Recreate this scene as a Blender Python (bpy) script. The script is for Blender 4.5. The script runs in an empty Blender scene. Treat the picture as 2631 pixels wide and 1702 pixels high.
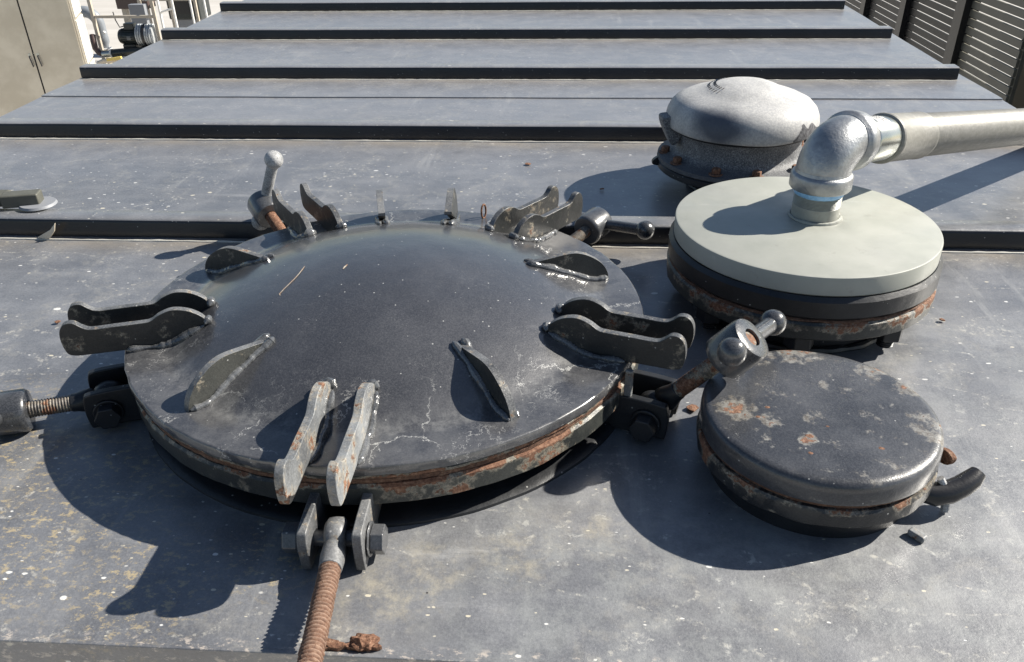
import bpy, bmesh, math, random
from mathutils import Vector, Matrix, noise
R = math.radians
random.seed(7)
sc = bpy.context.scene
COL = sc.collection

# ---------------------------------------------------------------- camera
PITCH, YAW, ROLL = .5354, -.0733, -.0165
cam_d = bpy.data.cameras.new("camera"); cam = bpy.data.objects.new("camera", cam_d); COL.objects.link(cam)
F = Vector((math.sin(YAW)*math.cos(PITCH), math.cos(YAW)*math.cos(PITCH), -math.sin(PITCH)))
R0 = Vector((math.cos(YAW), -math.sin(YAW), 0)); U0 = R0.cross(F)
RT = R0*math.cos(ROLL)+U0*math.sin(ROLL); UP = -R0*math.sin(ROLL)+U0*math.cos(ROLL)
cam.matrix_world = Matrix(((RT.x, UP.x, -F.x, .2056), (RT.y, UP.y, -F.y, -.8488), (RT.z, UP.z, -F.z, .55), (0, 0, 0, 1)))
cam_d.sensor_width = 36; cam_d.lens = 2113.94/2631*36
cam_d.clip_start = .02; cam_d.clip_end = 500
sc.camera = cam

# ---------------------------------------------------------------- sky, sun, exposure
SUN_TO = Vector((1.2469, .439, 1)).normalized()
w = bpy.data.worlds.new("World"); sc.world = w; w.use_nodes = True
nt = w.node_tree; bg = nt.nodes["Background"]
sky = nt.nodes.new("ShaderNodeTexSky"); sky.sky_type = 'NISHITA'; sky.sun_disc = False
sky.sun_elevation = math.asin(SUN_TO.z); sky.sun_rotation = math.atan2(SUN_TO.x, SUN_TO.y)
sky.air_density = 1.0; sky.dust_density = .6; sky.ozone_density = 1.0
nt.links.new(sky.outputs[0], bg.inputs[0]); bg.inputs[1].default_value = .052
sun_d = bpy.data.lights.new("sun", 'SUN'); sun_d.energy = 5.0; sun_d.angle = R(.53); sun_d.color = (1, .94, .84)
sun = bpy.data.objects.new("sun", sun_d); COL.objects.link(sun)
sun.rotation_euler = (-SUN_TO).to_track_quat('-Z', 'Y').to_euler()
sc.view_settings.view_transform = 'Standard'; sc.view_settings.look = 'None'
sc.view_settings.exposure = .98; sc.view_settings.gamma = 1
sc.view_settings.use_curve_mapping = False

# ---------------------------------------------------------------- node helper
class N:
    def __init__(s, name):
        s.m = bpy.data.materials.new(name); s.m.use_nodes = True
        s.t = s.m.node_tree; s.b = s.t.nodes["Principled BSDF"]
        s.pos = s.t.nodes.new("ShaderNodeNewGeometry").outputs["Position"]
        s.obj = s.t.nodes.new("ShaderNodeTexCoord").outputs["Object"]
    def put(s, sock, v):
        if v is None: return
        if hasattr(v, 'is_linked'): s.t.links.new(v, sock)
        elif isinstance(v, (tuple, list)) and len(v) == 3 and sock.type == 'RGBA': sock.default_value = (*v, 1)
        else: sock.default_value = v
    def math(s, op, a, b=None, c=None, clamp=False):
        n = s.t.nodes.new("ShaderNodeMath"); n.operation = op; n.use_clamp = clamp
        for i, v in enumerate((a, b, c)): s.put(n.inputs[i], v)
        return n.outputs[0]
    def vmath(s, op, a, b=None):
        n = s.t.nodes.new("ShaderNodeVectorMath"); n.operation = op
        s.put(n.inputs[0], a); s.put(n.inputs[1], b)
        return n.outputs["Value"] if op in ('DISTANCE', 'LENGTH', 'DOT_PRODUCT') else n.outputs[0]
    def noise(s, scale, detail=4, rough=.55, vec=None, dist=0, off=None, stretch=None):
        v = vec if vec is not None else s.pos
        if stretch: v = s.vmath('MULTIPLY', v, stretch)
        if off: v = s.vmath('ADD', v, off)
        n = s.t.nodes.new("ShaderNodeTexNoise")
        s.put(n.inputs["Vector"], v); n.inputs["Scale"].default_value = scale
        n.inputs["Detail"].default_value = detail; n.inputs["Roughness"].default_value = rough; n.inputs["Distortion"].default_value = dist
        return n.outputs["Fac"]
    def vor(s, scale, feature='F1', vec=None, stretch=None, out="Distance"):
        v = vec if vec is not None else s.pos
        if stretch: v = s.vmath('MULTIPLY', v, stretch)
        n = s.t.nodes.new("ShaderNodeTexVoronoi"); n.feature = feature
        s.put(n.inputs["Vector"], v); n.inputs["Scale"].default_value = scale
        return n.outputs[out]
    def ramp(s, f, lo, hi, a=0., b=1.):
        n = s.t.nodes.new("ShaderNodeMapRange"); n.interpolation_type = 'SMOOTHSTEP' if lo < hi else 'SMOOTHSTEP'
        s.put(n.inputs[0], f)
        if lo > hi: lo, hi, a, b = hi, lo, b, a
        for i, v in enumerate((lo, hi, a, b)): n.inputs[i+1].default_value = v
        return n.outputs[0]
    def mix(s, f, a, b):
        n = s.t.nodes.new("ShaderNodeMix"); n.data_type = 'RGBA'
        s.put(n.inputs[0], f); s.put(n.inputs[6], a); s.put(n.inputs[7], b)
        return n.outputs[2]
    def cr(s, f, stops):
        n = s.t.nodes.new("ShaderNodeValToRGB"); e = n.color_ramp.elements
        while len(e) < len(stops): e.new(.5)
        for i, (p, c) in enumerate(stops): e[i].position = p; e[i].color = (*c, 1)
        s.put(n.inputs[0], f); return n.outputs[0]
    def xyz(s, v=None):
        n = s.t.nodes.new("ShaderNodeSeparateXYZ"); s.put(n.inputs[0], v or s.pos); return n.outputs
    def bump(s, h, strength=.3, dist=.002, prev=None):
        n = s.t.nodes.new("ShaderNodeBump"); s.put(n.inputs["Height"], h)
        n.inputs["Strength"].default_value = strength; n.inputs["Distance"].default_value = dist
        if prev is not None: s.put(n.inputs["Normal"], prev)
        return n.outputs[0]
    def spots(s, pts):
        """union of soft discs: (x, y, radius) in world xy"""
        x = s.xyz(); out = None
        for (px, py, r) in pts:
            dx = s.math('SUBTRACT', x[0], px); dy = s.math('SUBTRACT', x[1], py)
            d = s.math('SQRT', s.math('ADD', s.math('MULTIPLY', dx, dx), s.math('MULTIPLY', dy, dy)))
            k = s.ramp(d, r, r*.25)
            out = k if out is None else s.math('MAXIMUM', out, k)
        return out
    def done(s, color, rough=.4, metal=0, normal=None, spec=None):
        s.put(s.b.inputs["Base Color"], color); s.put(s.b.inputs["Roughness"], rough); s.put(s.b.inputs["Metallic"], metal)
        if normal is not None: s.put(s.b.inputs["Normal"], normal)
        if spec is not None: s.put(s.b.inputs["Specular IOR Level"], spec)
        return s.m

def rust_col(n, scale=260):
    return n.cr(n.noise(scale, 5, .7), [(.28, (.045, .021, .014)), (.43, (.13, .060, .034)), (.57, (.215, .112, .068)), (.74, (.38, .26, .18))])

def paint(name, base=(.030, .033, .039), dust=(.13, .14, .155), dust_amt=.5, rust=.0, chips=.0, cracks=.0, longcr=0, blot=.6, coat=0, rough=.34, rscale=40, band=None, spots=None, spotw=.2, corew=0., halo_c=(.46, .41, .32)):
    n = N(name)
    d = n.ramp(n.noise(9, 6, .65), .38, .68); g = n.ramp(n.noise(560, 5, .8), .40, .68)
    f = n.math('MULTIPLY', n.math('ADD', n.math('MULTIPLY', d, blot), n.math('MULTIPLY', g, .5)), dust_amt, clamp=True)
    c = n.mix(f, base, dust)
    # small pale specks
    v = n.vor(150, stretch=(1, 1, 1)); vc = n.xyz(n.vor(150, out="Color"))[0]
    sp = n.math('MULTIPLY', n.ramp(v, .16, .10), n.ramp(vc, .88, .9))
    c = n.mix(n.math('MULTIPLY', sp, .6), c, (.5, .5, .48))
    hgt = n.noise(700, 2, .6)
    nb = n.bump(hgt, .25, .0006); nb = n.bump(n.noise(60, 3, .5), .25, .002, nb)
    ro = n.math('ADD', rough, n.math('MULTIPLY', f, .22))
    if cracks:
        a = n.math('ABSOLUTE', n.math('SUBTRACT', n.noise(17, 6, .68, dist=.3), .5))
        ln = n.math('MULTIPLY', n.ramp(a, .0045, .0015), n.ramp(n.noise(14, 2, off=(3, 5, 1)), .5, .66))
        a2 = n.math('ABSOLUTE', n.math('SUBTRACT', n.noise(55, 5, .7, off=(7, 1, 2)), .5))
        ln2 = n.math('MULTIPLY', n.ramp(a2, .010, .003), n.ramp(n.noise(18, 3, off=(1, 9, 1)), .5, .62))
        ln = n.math('MULTIPLY', n.math('MAXIMUM', ln, n.math('MULTIPLY', ln2, .35)), cracks)
        if longcr:
            x = n.xyz(); ln = n.math('MULTIPLY', ln, n.ramp(n.math('SQRT', n.math('ADD', n.math('MULTIPLY', x[0], x[0]), n.math('MULTIPLY', x[1], x[1]))), .15, .24, .12, 1))
        c = n.mix(ln, c, (.42, .42, .41))
    if longcr:
        x = n.xyz(); rr = n.math('SQRT', n.math('ADD', n.math('MULTIPLY', x[0], x[0]), n.math('MULTIPLY', x[1], x[1])))
        nn = n.t.nodes.new("ShaderNodeTexNoise"); n.put(nn.inputs["Vector"], n.pos); nn.inputs["Scale"].default_value = 38; nn.inputs["Detail"].default_value = 6; nn.inputs["Roughness"].default_value = .7
        sc_n = n.t.nodes.new("ShaderNodeVectorMath"); sc_n.operation = 'SCALE'; n.put(sc_n.inputs[0], nn.outputs["Color"]); sc_n.inputs[3].default_value = .045
        ed = n.vor(13, 'DISTANCE_TO_EDGE', vec=n.vmath('ADD', n.pos, sc_n.outputs[0]))
        k = n.math('MULTIPLY', n.ramp(ed, .011, .003), n.ramp(n.noise(11, 3, off=(4, 4, 2)), .50, .57))
        k = n.math('MULTIPLY', k, n.ramp(rr, .19, .23))
        c = n.mix(n.math('MULTIPLY', k, .75), c, (.50, .50, .48))
        dome = n.ramp(rr, .235, .21)
        dm = n.ramp(n.noise(30, 6, .7, off=(0, 0, 7)), .35, .65)
        c = n.mix(n.math('MULTIPLY', n.math('SUBTRACT', 1, dome), n.math('MULTIPLY', dm, .3)), c, (.17, .17, .17))
        kn = n.math('MULTIPLY', n.math('MULTIPLY', n.ramp(rr, .225, .247), n.ramp(rr, .268, .249)), n.ramp(n.noise(60, 6, .75), .42, .66))
        c = n.mix(n.math('MULTIPLY', kn, .3), c, (.30, .30, .29))
    if chips:
        k = n.ramp(n.noise(rscale*1.7, 6, .6, off=(2, 2, 8)), .5+.16*(1-chips), .52+.16*(1-chips))
        c = n.mix(k, c, (.50, .46, .38)); ro = n.math('MAXIMUM', ro, n.math('MULTIPLY', k, .7))
    if rust or spots:
        rn = n.noise(rscale, 10, .72, off=(5, 0, 3))
        lo = .66-.3*rust
        if spots:
            m = n.spots(spots); rn = n.math('ADD', rn, n.math('MULTIPLY', m, spotw))
        if band:
            z = n.xyz()[2]; bm_ = n.math('MULTIPLY', n.ramp(z, band[0], band[1]), n.ramp(z, band[3], band[2])); rn = n.math('ADD', rn, n.math('MULTIPLY', bm_, band[4]))
        halo = n.ramp(rn, lo-.09, lo+.01); core = n.ramp(rn, lo+corew, lo+corew+.03)
        c = n.mix(n.math('MULTIPLY', halo, .6), c, n.mix(n.ramp(n.noise(150, 6, .75), .35, .62), (.14, .115, .085), halo_c))
        c = n.mix(core, c, rust_col(n)); ro = n.math('MAXIMUM', ro, n.math('MULTIPLY', core, .85))
        nb = n.bump(n.math('ADD', core, n.math('MULTIPLY', n.noise(300, 4), .3)), .6, .0012, nb)
    if coat: n.b.inputs['Coat Weight'].default_value = coat; n.b.inputs['Coat Roughness'].default_value = .17 if longcr else .16; n.b.inputs['Coat IOR'].default_value = 1.6
    return n.done(c, ro, 0, nb)

def rust_mat(name, scale=300, bump=.9, dark=0.):
    n = N(name); c = rust_col(n, scale)
    if dark: c = n.mix(dark, c, (.03, .025, .022))
    return n.done(c, .85, 0, n.bump(n.noise(scale*1.3, 6, .7), bump, .0015))

def deck_material():
    n = N("weathered_deck_paint"); x = n.xyz()
    big = n.ramp(n.noise(2.2, 5, .6), .35, .68); med = n.ramp(n.noise(14, 6, .66), .36, .68)
    fine = n.ramp(n.noise(330, 4, .75), .35, .75)
    streak = n.ramp(n.noise(30, 5, .6, stretch=(.25, 1, 1)), .4, .7)
    f = n.math('ADD', n.math('MULTIPLY', big, .30), n.math('ADD', n.math('MULTIPLY', med, .28), n.math('ADD', n.math('MULTIPLY', fine, .36), n.math('MULTIPLY', streak, .16))), clamp=True)
    c = n.mix(f, (.078, .082, .092), (.218, .224, .238))
    gr2 = n.noise(620, 5, .85, off=(3, 1, 4)); c = n.mix(n.ramp(gr2, .56, .74, 0, .55), c, (.36, .365, .375)); c = n.mix(n.ramp(gr2, .44, .28, 0, .6), c, (.035, .038, .046))
    # chalky grey green mottling on the near right of the deck
    rm = n.math('MULTIPLY', n.ramp(x[0], -.02, .25), n.ramp(x[1], -.12, -.33))
    rm2 = n.math('MULTIPLY', n.ramp(x[0], .42, .75), n.ramp(x[1], .25, -.1))
    rm = n.math('MAXIMUM', rm, n.math('MULTIPLY', rm2, .8))
    mot = n.ramp(n.noise(24, 8, .72, off=(4, 1, 0)), .40, .66)
    c = n.mix(n.math('MULTIPLY', rm, n.math('MULTIPLY', mot, .55)), c, (.285, .295, .29))
    wsp = n.ramp(n.noise(60, 8, .75, dist=.4, off=(1, 8, 0)), .56, .66)
    msk = n.math('MULTIPLY', n.ramp(n.noise(9, 3), .47, .6), n.math('ADD', n.math('MULTIPLY', rm, .7), .05), clamp=True)
    c = n.mix(n.math('MULTIPLY', wsp, msk), c, (.47, .47, .44))
    # dried tan residue beside the hatch
    tm = n.spots([(-.37, -.22, .17), (-.30, -.31, .16), (-.44, -.16, .13), (-.16, -.37, .10), (-.24, -.24, .12), (-.05, -.33, .07)])
    ts = n.ramp(n.noise(85, 9, .78, stretch=(1, 1.5, 1), off=(0, 3, 0)), .52, .60)
    c = n.mix(n.math('MULTIPLY', tm, n.math('MULTIPLY', ts, .8)), c, (.40, .325, .19))
    rs = n.spots([(.055, -.375, .06), (.09, -.345, .06), (.17, -.315, .055), (.235, -.285, .04)])
    c = n.mix(n.math('MULTIPLY', rs, n.ramp(n.noise(34, 7, .75), .42, .70, 0, .6)), c, (.42, .38, .29))
    dk = n.spots([(.40, -.41, .05), (.7, -.02, .06), (1.0, .2, .08), (.86, .02, .05)])
    c = n.mix(n.math('MULTIPLY', dk, .5), c, (.10, .105, .12))
    wm = n.ramp(n.noise(5, 5, .6, off=(9, 2, 0), stretch=(.6, 1, 1)), .45, .7)
    c = n.mix(n.math('MULTIPLY', wm, .28), c, (.17, .162, .152))
    # faint arcs and drag marks
    sw = n.ramp(n.math('ABSOLUTE', n.math('SUBTRACT', n.noise(8, 2, .4, stretch=(.5, 1.2, 1), off=(0, 0, 4)), .5)), .010, .002)
    sw = n.math('MULTIPLY', sw, n.ramp(n.noise(120, 5, .8), .50, .62))
    c = n.mix(n.math('MULTIPLY', sw, .5), c, (.52, .50, .44))
    # splashes: white specks, denser behind the hatch and on the near left
    den = n.math('MAXIMUM', n.spots([(0, .58, .55), (-.55, .5, .25), (-.5, -.35, .35), (-.1, -.38, .2)]), .25)
    for sc_, st, thr in ((42, (1, 1.5, 1), .80), (85, (.8, 1.5, 1), .72), (160, (.7, 1.5, 1), .75)):
        warp = n.vmath('ADD', n.pos, n.vmath('SCALE', n.pos, None))
        vv = n.vor(sc_, stretch=st); cc = n.xyz(n.vor(sc_, stretch=st, out="Color"))
        size = n.math('MULTIPLY', cc[1], .19)
        k = n.ramp(n.math('SUBTRACT', n.math('ADD', vv, n.math('MULTIPLY', n.math('SUBTRACT', n.noise(sc_*4, 3), .5), .22)), size), .05, .0)
        k = n.math('MULTIPLY', k, n.ramp(n.math('ADD', cc[0], n.math('MULTIPLY', n.math('MULTIPLY', den, n.ramp(n.noise(7, 4, .6, off=(3, 3, sc_)), .35, .7, .3, 1.25)), .22)), thr+.17, thr+.205))
        c = n.mix(n.math('MULTIPLY', k, .8), c, n.mix(cc[2], (.72, .72, .70), (.60, .55, .42)))
    c = n.mix(n.math('MULTIPLY', n.ramp(x[1], .40, 1.1), .5), c, n.mix(n.ramp(n.noise(200, 3), .3, .7), (.220, .224, .240), (.262, .266, .282)))  # paler far deck: grazing sky sheen put into the colour
    # water runs, drag marks and boot scuffs
    run = n.ramp(n.noise(22, 5, .65, stretch=(1, .09, 1), off=(2, 0, 9)), .56, .72)
    c = n.mix(n.math('MULTIPLY', run, n.math('MULTIPLY', n.ramp(n.noise(2.6, 3, off=(8, 0, 0)), .42, .6), .38)), c, (.36, .36, .35))
    run2 = n.ramp(n.noise(30, 6, .7, stretch=(.12, 1, 1), off=(6, 2, 9)), .58, .75)
    c = n.mix(n.math('MULTIPLY', run2, n.math('MULTIPLY', n.ramp(n.noise(3.1, 3, off=(1, 7, 0)), .45, .62), .4)), c, (.40, .40, .40))
    pud = n.math('ABSOLUTE', n.math('SUBTRACT', n.noise(3.4, 5, .55, off=(12, 5, 0)), .52))
    c = n.mix(n.math('MULTIPLY', n.math('MULTIPLY', n.ramp(pud, .03, .0), n.ramp(n.noise(80, 5, .8), .4, .62)), .22), c, (.38, .36, .31))
    blk_ = n.ramp(n.noise(13, 7, .7, off=(7, 7, 2)), .60, .74)
    c = n.mix(n.math('MULTIPLY', blk_, .45), c, (.065, .068, .075))
    # each rib's reflection is painted at its foot as a brown tint, further down
    ro = n.math('ADD', .30, n.math('ADD', n.math('MULTIPLY', fine, .10), n.math('MULTIPLY', med, .14)))
    ro = n.math('ADD', ro, n.math('MULTIPLY', rm, .12), clamp=True)
    nb = n.bump(n.noise(420, 4, .7), .35, .0007)
    nb = n.bump(n.noise(38, 4, .6), .35, .0022, nb)
    nb = n.bump(n.noise(4, 2, .5), .3, .012, nb)
    eg = n.math('MULTIPLY', n.ramp(x[1], -.417, -.425), n.ramp(n.noise(120, 7, .75, stretch=(.6, 1, 1)), .54, .62))
    c = n.mix(n.math('MULTIPLY', eg, .7), c, (.50, .44, .38))
    for yr in (.3525, .8795, 1.4115, 1.9375, 2.4675):  # brown tint standing in for the rib mirrored in the glossy deck
        dl = n.math('MULTIPLY', n.ramp(x[1], yr-.10, yr-.012), n.ramp(x[1], yr+.004, yr-.002))
        dl = n.math('MULTIPLY', n.math('POWER', dl, 2.0), n.ramp(n.noise(16, 6, .7, stretch=(.5, 1, 1)), .32, .62))
        c = n.mix(n.math('MULTIPLY', dl, .55), c, (.27, .235, .19))
    # pinholes and scuffs
    ph = n.vor(55, stretch=(1, 1, 1)); pc = n.xyz(n.vor(55, out="Color"))
    pk = n.math('MULTIPLY', n.ramp(ph, .07, .04), n.ramp(pc[1], .93, .94))
    c = n.mix(pk, c, (.03, .028, .028))
    n.b.inputs['Coat Weight'].default_value = .45; n.b.inputs['Coat Roughness'].default_value = .28; n.b.inputs['Coat IOR'].default_value = 1.6
    return n.done(c, ro, 0, nb, .8)

M = {}
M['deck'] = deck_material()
M['rib'] = paint("rib_shade_paint", (.007, .008, .012), (.035, .038, .048), .3, chips=.0, rough=.3)  # shade of the rib sides put into a near-black colour
M['weldline'] = paint("pale_weld_line", (.42, .40, .36), (.72, .70, .62), .9, rough=.6)
M['lid'] = paint("hatch_lid_paint", (.030, .031, .035), (.125, .126, .134), .66, cracks=.85, longcr=1, blot=.22, coat=.9, rough=.36)
M['fin'] = paint("fin_paint", (.022, .023, .022), (.12, .123, .113), .45, rust=.02, rough=.34, rscale=55)
M['clampp'] = paint("clamp_paint", (.013, .014, .015), (.085, .09, .088), .35, rust=.12, rough=.36, rscale=38)
M['clampworn'] = paint("worn_clamp_paint", (.07, .073, .078), (.30, .315, .325), .8, rust=.30, rough=.42, rscale=44)
M['edge'] = paint("worn_edge_paint", (.03, .032, .036), (.26, .265, .27), .75, rust=.10, rough=.32, rscale=90)
M['weld'] = paint("weld_bead_paint", (.030, .032, .035), (.24, .245, .25), .6, rust=.0, rough=.18, coat=.6)
M['ring'] = paint("flange_ring_paint", (.017, .019, .020), (.10, .105, .09), .55, rust=.06, rough=.38, rscale=30, band=(.046, .054, .062, .068, .13), spots=[(.07, -.30, .09), (.19, -.235, .07), (.26, -.14, .05), (.66, .07, .03)], spotw=.10)
M['dark'] = paint("black_paint", (.009, .010, .012), (.045, .048, .052), .4, rust=.0, rough=.36, rscale=30)
M['bolt'] = paint("bolt_paint", (.026, .028, .032), (.16, .165, .175), .6, rust=.0, rough=.26, rscale=60, coat=.5)
M['boltpale'] = paint("worn_bolt_paint", (.10, .105, .11), (.62, .62, .62), 1.2, rust=.0, rough=.45, rscale=60)
M['rust'] = rust_mat("rust")
M['rustdark'] = rust_mat("dark_rust", 240, .9, .35)
M['cover'] = paint("round_cover_paint", (.026, .028, .033), (.125, .128, .138), .6, rough=.30, rscale=58, spotw=.145, corew=.06, halo_c=(.34, .33, .30), coat=.3,
    spots=[(.375, -.19, .030), (.40, -.205, .020), (.43, -.235, .014), (.395, -.24, .013), (.44, -.205, .011),
           (.53, -.115, .030), (.55, -.15, .022), (.555, -.215, .034), (.45, -.085, .035), (.42, -.09, .024)])
M['coverring'] = paint("round_cover_ring_paint", (.011, .012, .014), (.08, .083, .085), .5, rust=.08, rough=.34, rscale=40, band=(.036, .042, .05, .055, .1), spots=[(.35, -.2, .03), (.56, -.22, .03)], spotw=.16)

def simple(name, col, rough=.5, metal=0, col2=None, scale=40, bscale=400, bump=.2, stretch=None, spec=None, lo=.35, hi=.7):
    n = N(name); c = col
    if col2: c = n.mix(n.ramp(n.noise(scale, 5, .6, stretch=stretch), lo, hi), col, col2)
    return n.done(c, rough, metal, n.bump(n.noise(bscale, 3), bump, .001), spec)
n = N("pale_grey_enamel"); c = n.mix(n.ramp(n.noise(9, 6, .65), .35, .7), (.315, .325, .29), (.365, .37, .335))
c = n.mix(n.math('MULTIPLY', n.ramp(n.noise(46, 7, .75, off=(2, 2, 2)), .58, .72), .45), c, (.22, .215, .19))
c = n.mix(n.math('MULTIPLY', n.ramp(n.noise(60, 5, .7, stretch=(.2, 1, 1)), .62, .72), .35), c, (.46, .46, .43))
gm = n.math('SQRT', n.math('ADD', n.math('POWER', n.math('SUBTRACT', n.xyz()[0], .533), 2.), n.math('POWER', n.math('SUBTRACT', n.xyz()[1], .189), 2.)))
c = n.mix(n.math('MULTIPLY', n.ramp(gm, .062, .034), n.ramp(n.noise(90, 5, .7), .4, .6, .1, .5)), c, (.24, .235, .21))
M['greyplate'] = n.done(c, n.ramp(n.noise(20, 5), .3, .7, .36, .55), 0, n.bump(n.noise(45, 3), .12, .002))
M['galv'] = simple("galvanised_steel", (.29, .30, .31), .40, .75, (.41, .42, .425), 60, 260, .55)
M['chrome'] = simple("bright_pipe_steel", (.42, .44, .41), .24, .85, (.52, .53, .49), 30, 100, .1)
M['tape'] = simple("blue_thread_tape", (.20, .42, .68), .5, 0, (.30, .52, .78), 200, 500, .3)
M['oldpipe'] = simple("dull_pipe", (.215, .21, .19), .5, .15, (.265, .258, .235), 60, 200, .35, stretch=(1, 1, 3))
M['pipelabel'] = simple("paper_label", (.62, .62, .60), .6, 0, (.70, .70, .68), 90)
M['print'] = simple("label_print", (.08, .08, .09), .6)
M['vent'] = None
n = N("chalky_vent_paint")
x = n.xyz(n.pos)
grain = n.ramp(n.noise(260, 6, .8), .40, .62)
sheen = n.ramp(n.noise(9, 4, .5), .35, .6)
c = n.mix(grain, (.36, .36, .365), (.50, .495, .475))
# a worn dark patch facing the hatch, and a torn flake of dark primer on the right
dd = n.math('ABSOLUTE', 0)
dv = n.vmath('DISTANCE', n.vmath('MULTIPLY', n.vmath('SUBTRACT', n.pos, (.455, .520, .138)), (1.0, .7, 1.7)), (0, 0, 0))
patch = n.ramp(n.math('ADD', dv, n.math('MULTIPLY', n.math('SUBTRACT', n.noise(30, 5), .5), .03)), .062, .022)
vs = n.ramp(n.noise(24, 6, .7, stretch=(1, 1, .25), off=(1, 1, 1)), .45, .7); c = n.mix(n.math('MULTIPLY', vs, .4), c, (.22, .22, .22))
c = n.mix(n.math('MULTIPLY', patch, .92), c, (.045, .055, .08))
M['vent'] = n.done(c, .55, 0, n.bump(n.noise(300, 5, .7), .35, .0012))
n = N("speckled_vent_body")
gr = n.ramp(n.noise(420, 7, .85), .40, .66)
gr = n.math('MULTIPLY', gr, n.ramp(n.noise(28, 5, .7), .3, .65, .35, 1))
c = n.mix(gr, (.06, .063, .07), (.40, .405, .41))
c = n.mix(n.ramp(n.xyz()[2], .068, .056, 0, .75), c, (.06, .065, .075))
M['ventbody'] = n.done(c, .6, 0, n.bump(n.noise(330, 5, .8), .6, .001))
M['flake'] = simple("dark_primer", (.05, .05, .055), .55, 0, (.16, .16, .17), 150, 300, .4)
M['chiprust'] = rust_mat("pale_rust_chip", 420, .5)
M['chippale'] = simple("bare_chip", (.46, .41, .34), .7, 0, (.34, .2, .12), 120)
M['wall'] = simple("tank_side_paint", (.075, .075, .062), .5, 0, (.11, .11, .092), 18, 200, .2)
M['stainless'] = simple("brushed_stainless", (.50, .46, .385), .38, .75, (.60, .56, .48), 3.5, 500, .04, stretch=(1, 1, 1))
M['creampanel'] = simple("cream_panel", (.66, .62, .54), .6, 0, (.74, .71, .64), 12)
M['gasketdark'] = simple("black_gap", (.008, .008, .009), .6)
M['blk'] = simple("black_plastic", (.018, .018, .02), .35)
M['motor'] = simple("black_motor_enamel", (.015, .02, .02), .35, 0, (.03, .035, .035), 20)
M['blower'] = simple("blower_casting", (.42, .44, .45), .45, .4, (.55, .57, .58), 20)
M['pvc'] = simple("grey_pvc", (.20, .22, .245), .4, 0, (.25, .27, .30), 4)
M['tanpost'] = simple("tan_paint", (.40, .355, .29), .5, 0, (.46, .41, .34), 10)
M['whitepaint'] = simple("white_paint", (.74, .73, .70), .45)
M['creampipe'] = simple("cream_pipe", (.62, .55, .44), .5)
M['yellow'] = simple("yellow_paint", (.72, .55, .16), .5)
M['brown'] = simple("brown_hose", (.07, .045, .04), .45)
M['boxgrey'] = simple("grey_box", (.22, .23, .25), .5)
M['concrete'] = simple("sunlit_concrete", (.42, .40, .37), .85, 0, (.50, .48, .45), 1.2, 60, .2, stretch=(.3, 1, 1))
M['slat'] = simple("olive_slat_paint", (.11, .105, .085), .5, 0, (.14, .135, .11), 5)
M['slatshade'] = simple("shaded_slat_paint", (.006, .006, .007), .5, 0, (.012, .011, .011), 5)  # near-black: shade on the far panels put into the slat colour
M['black'] = simple("black_steel", (.01, .01, .012), .4)
M['asphalt'] = simple("asphalt", (.05, .05, .052), .9, 0, (.07, .07, .07), 30)

# ---------------------------------------------------------------- object helpers
def prop(o, label=None, cat=None, group=None, kind=None):
    if label: o['label'] = label
    if cat: o['category'] = cat
    if group: o['group'] = group
    if kind: o['kind'] = kind
    return o
def thing(name, loc=(0, 0, 0), label=None, cat=None, group=None, rotz=0):
    o = bpy.data.objects.new(name, None); COL.objects.link(o); o.location = loc; o.rotation_euler = (0, 0, rotz)
    o.empty_display_size = .05
    return prop(o, label, cat, group)
def mk(name, V, Fc, mat, parent=None, smooth=True, bevel=0, ang=35, loc=None):
    me = bpy.data.meshes.new(name); me.from_pydata([tuple(v) for v in V], [], Fc); me.validate(); me.update()
    bm = bmesh.new(); bm.from_mesh(me); bmesh.ops.recalc_face_normals(bm, faces=bm.faces); bm.to_mesh(me); bm.free()
    me.materials.append(mat)
    if smooth: me.shade_smooth(); me.set_sharp_from_angle(angle=R(ang))
    o = bpy.data.objects.new(name, me); COL.objects.link(o)
    if parent: o.parent = parent
    if loc: o.location = loc
    if bevel:
        b = o.modifiers.new("bevel", 'BEVEL'); b.width = bevel; b.segments = 2; b.limit_method = 'ANGLE'; b.angle_limit = R(ang)
        b.harden_normals = True
    return o
def copy_of(o, parent, loc=None, rot=None):
    c = o.copy(); COL.objects.link(c); c.parent = parent
    if loc is not None: c.location = loc
    if rot is not None: c.rotation_euler = rot
    return c
def lathe(prof, n=96, cx=0, cy=0, wob=0, wscale=30, closed=False, zb=0):
    V = []; Fc = []; rings = []
    for (r, z) in prof:
        if r < 1e-6: rings.append([len(V)]); V.append(Vector((cx, cy, z+zb))); continue
        ids = []
        for i in range(n):
            a = 2*math.pi*i/n; p = Vector((cx+math.cos(a)*r, cy+math.sin(a)*r, z+zb))
            if wob:
                q = noise.noise(p*wscale)+.5*noise.noise(p*wscale*3); p += Vector((math.cos(a), math.sin(a), 0))*q*wob
                p.z += noise.noise(p*wscale+Vector((5, 5, 5)))*wob*.7
            ids.append(len(V)); V.append(p)
        rings.append(ids)
    prs = list(zip(rings, rings[1:]))
    if closed: prs.append((rings[-1], rings[0]))
    for a, b in prs:
        if len(a) == 1 and len(b) == 1: continue
        for i in range(n):
            j = (i+1) % n
            if len(a) == 1: Fc.append((a[0], b[i], b[j]))
            elif len(b) == 1: Fc.append((a[i], a[j], b[0]))
            else: Fc.append((a[i], a[j], b[j], b[i]))
    return V, Fc
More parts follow.
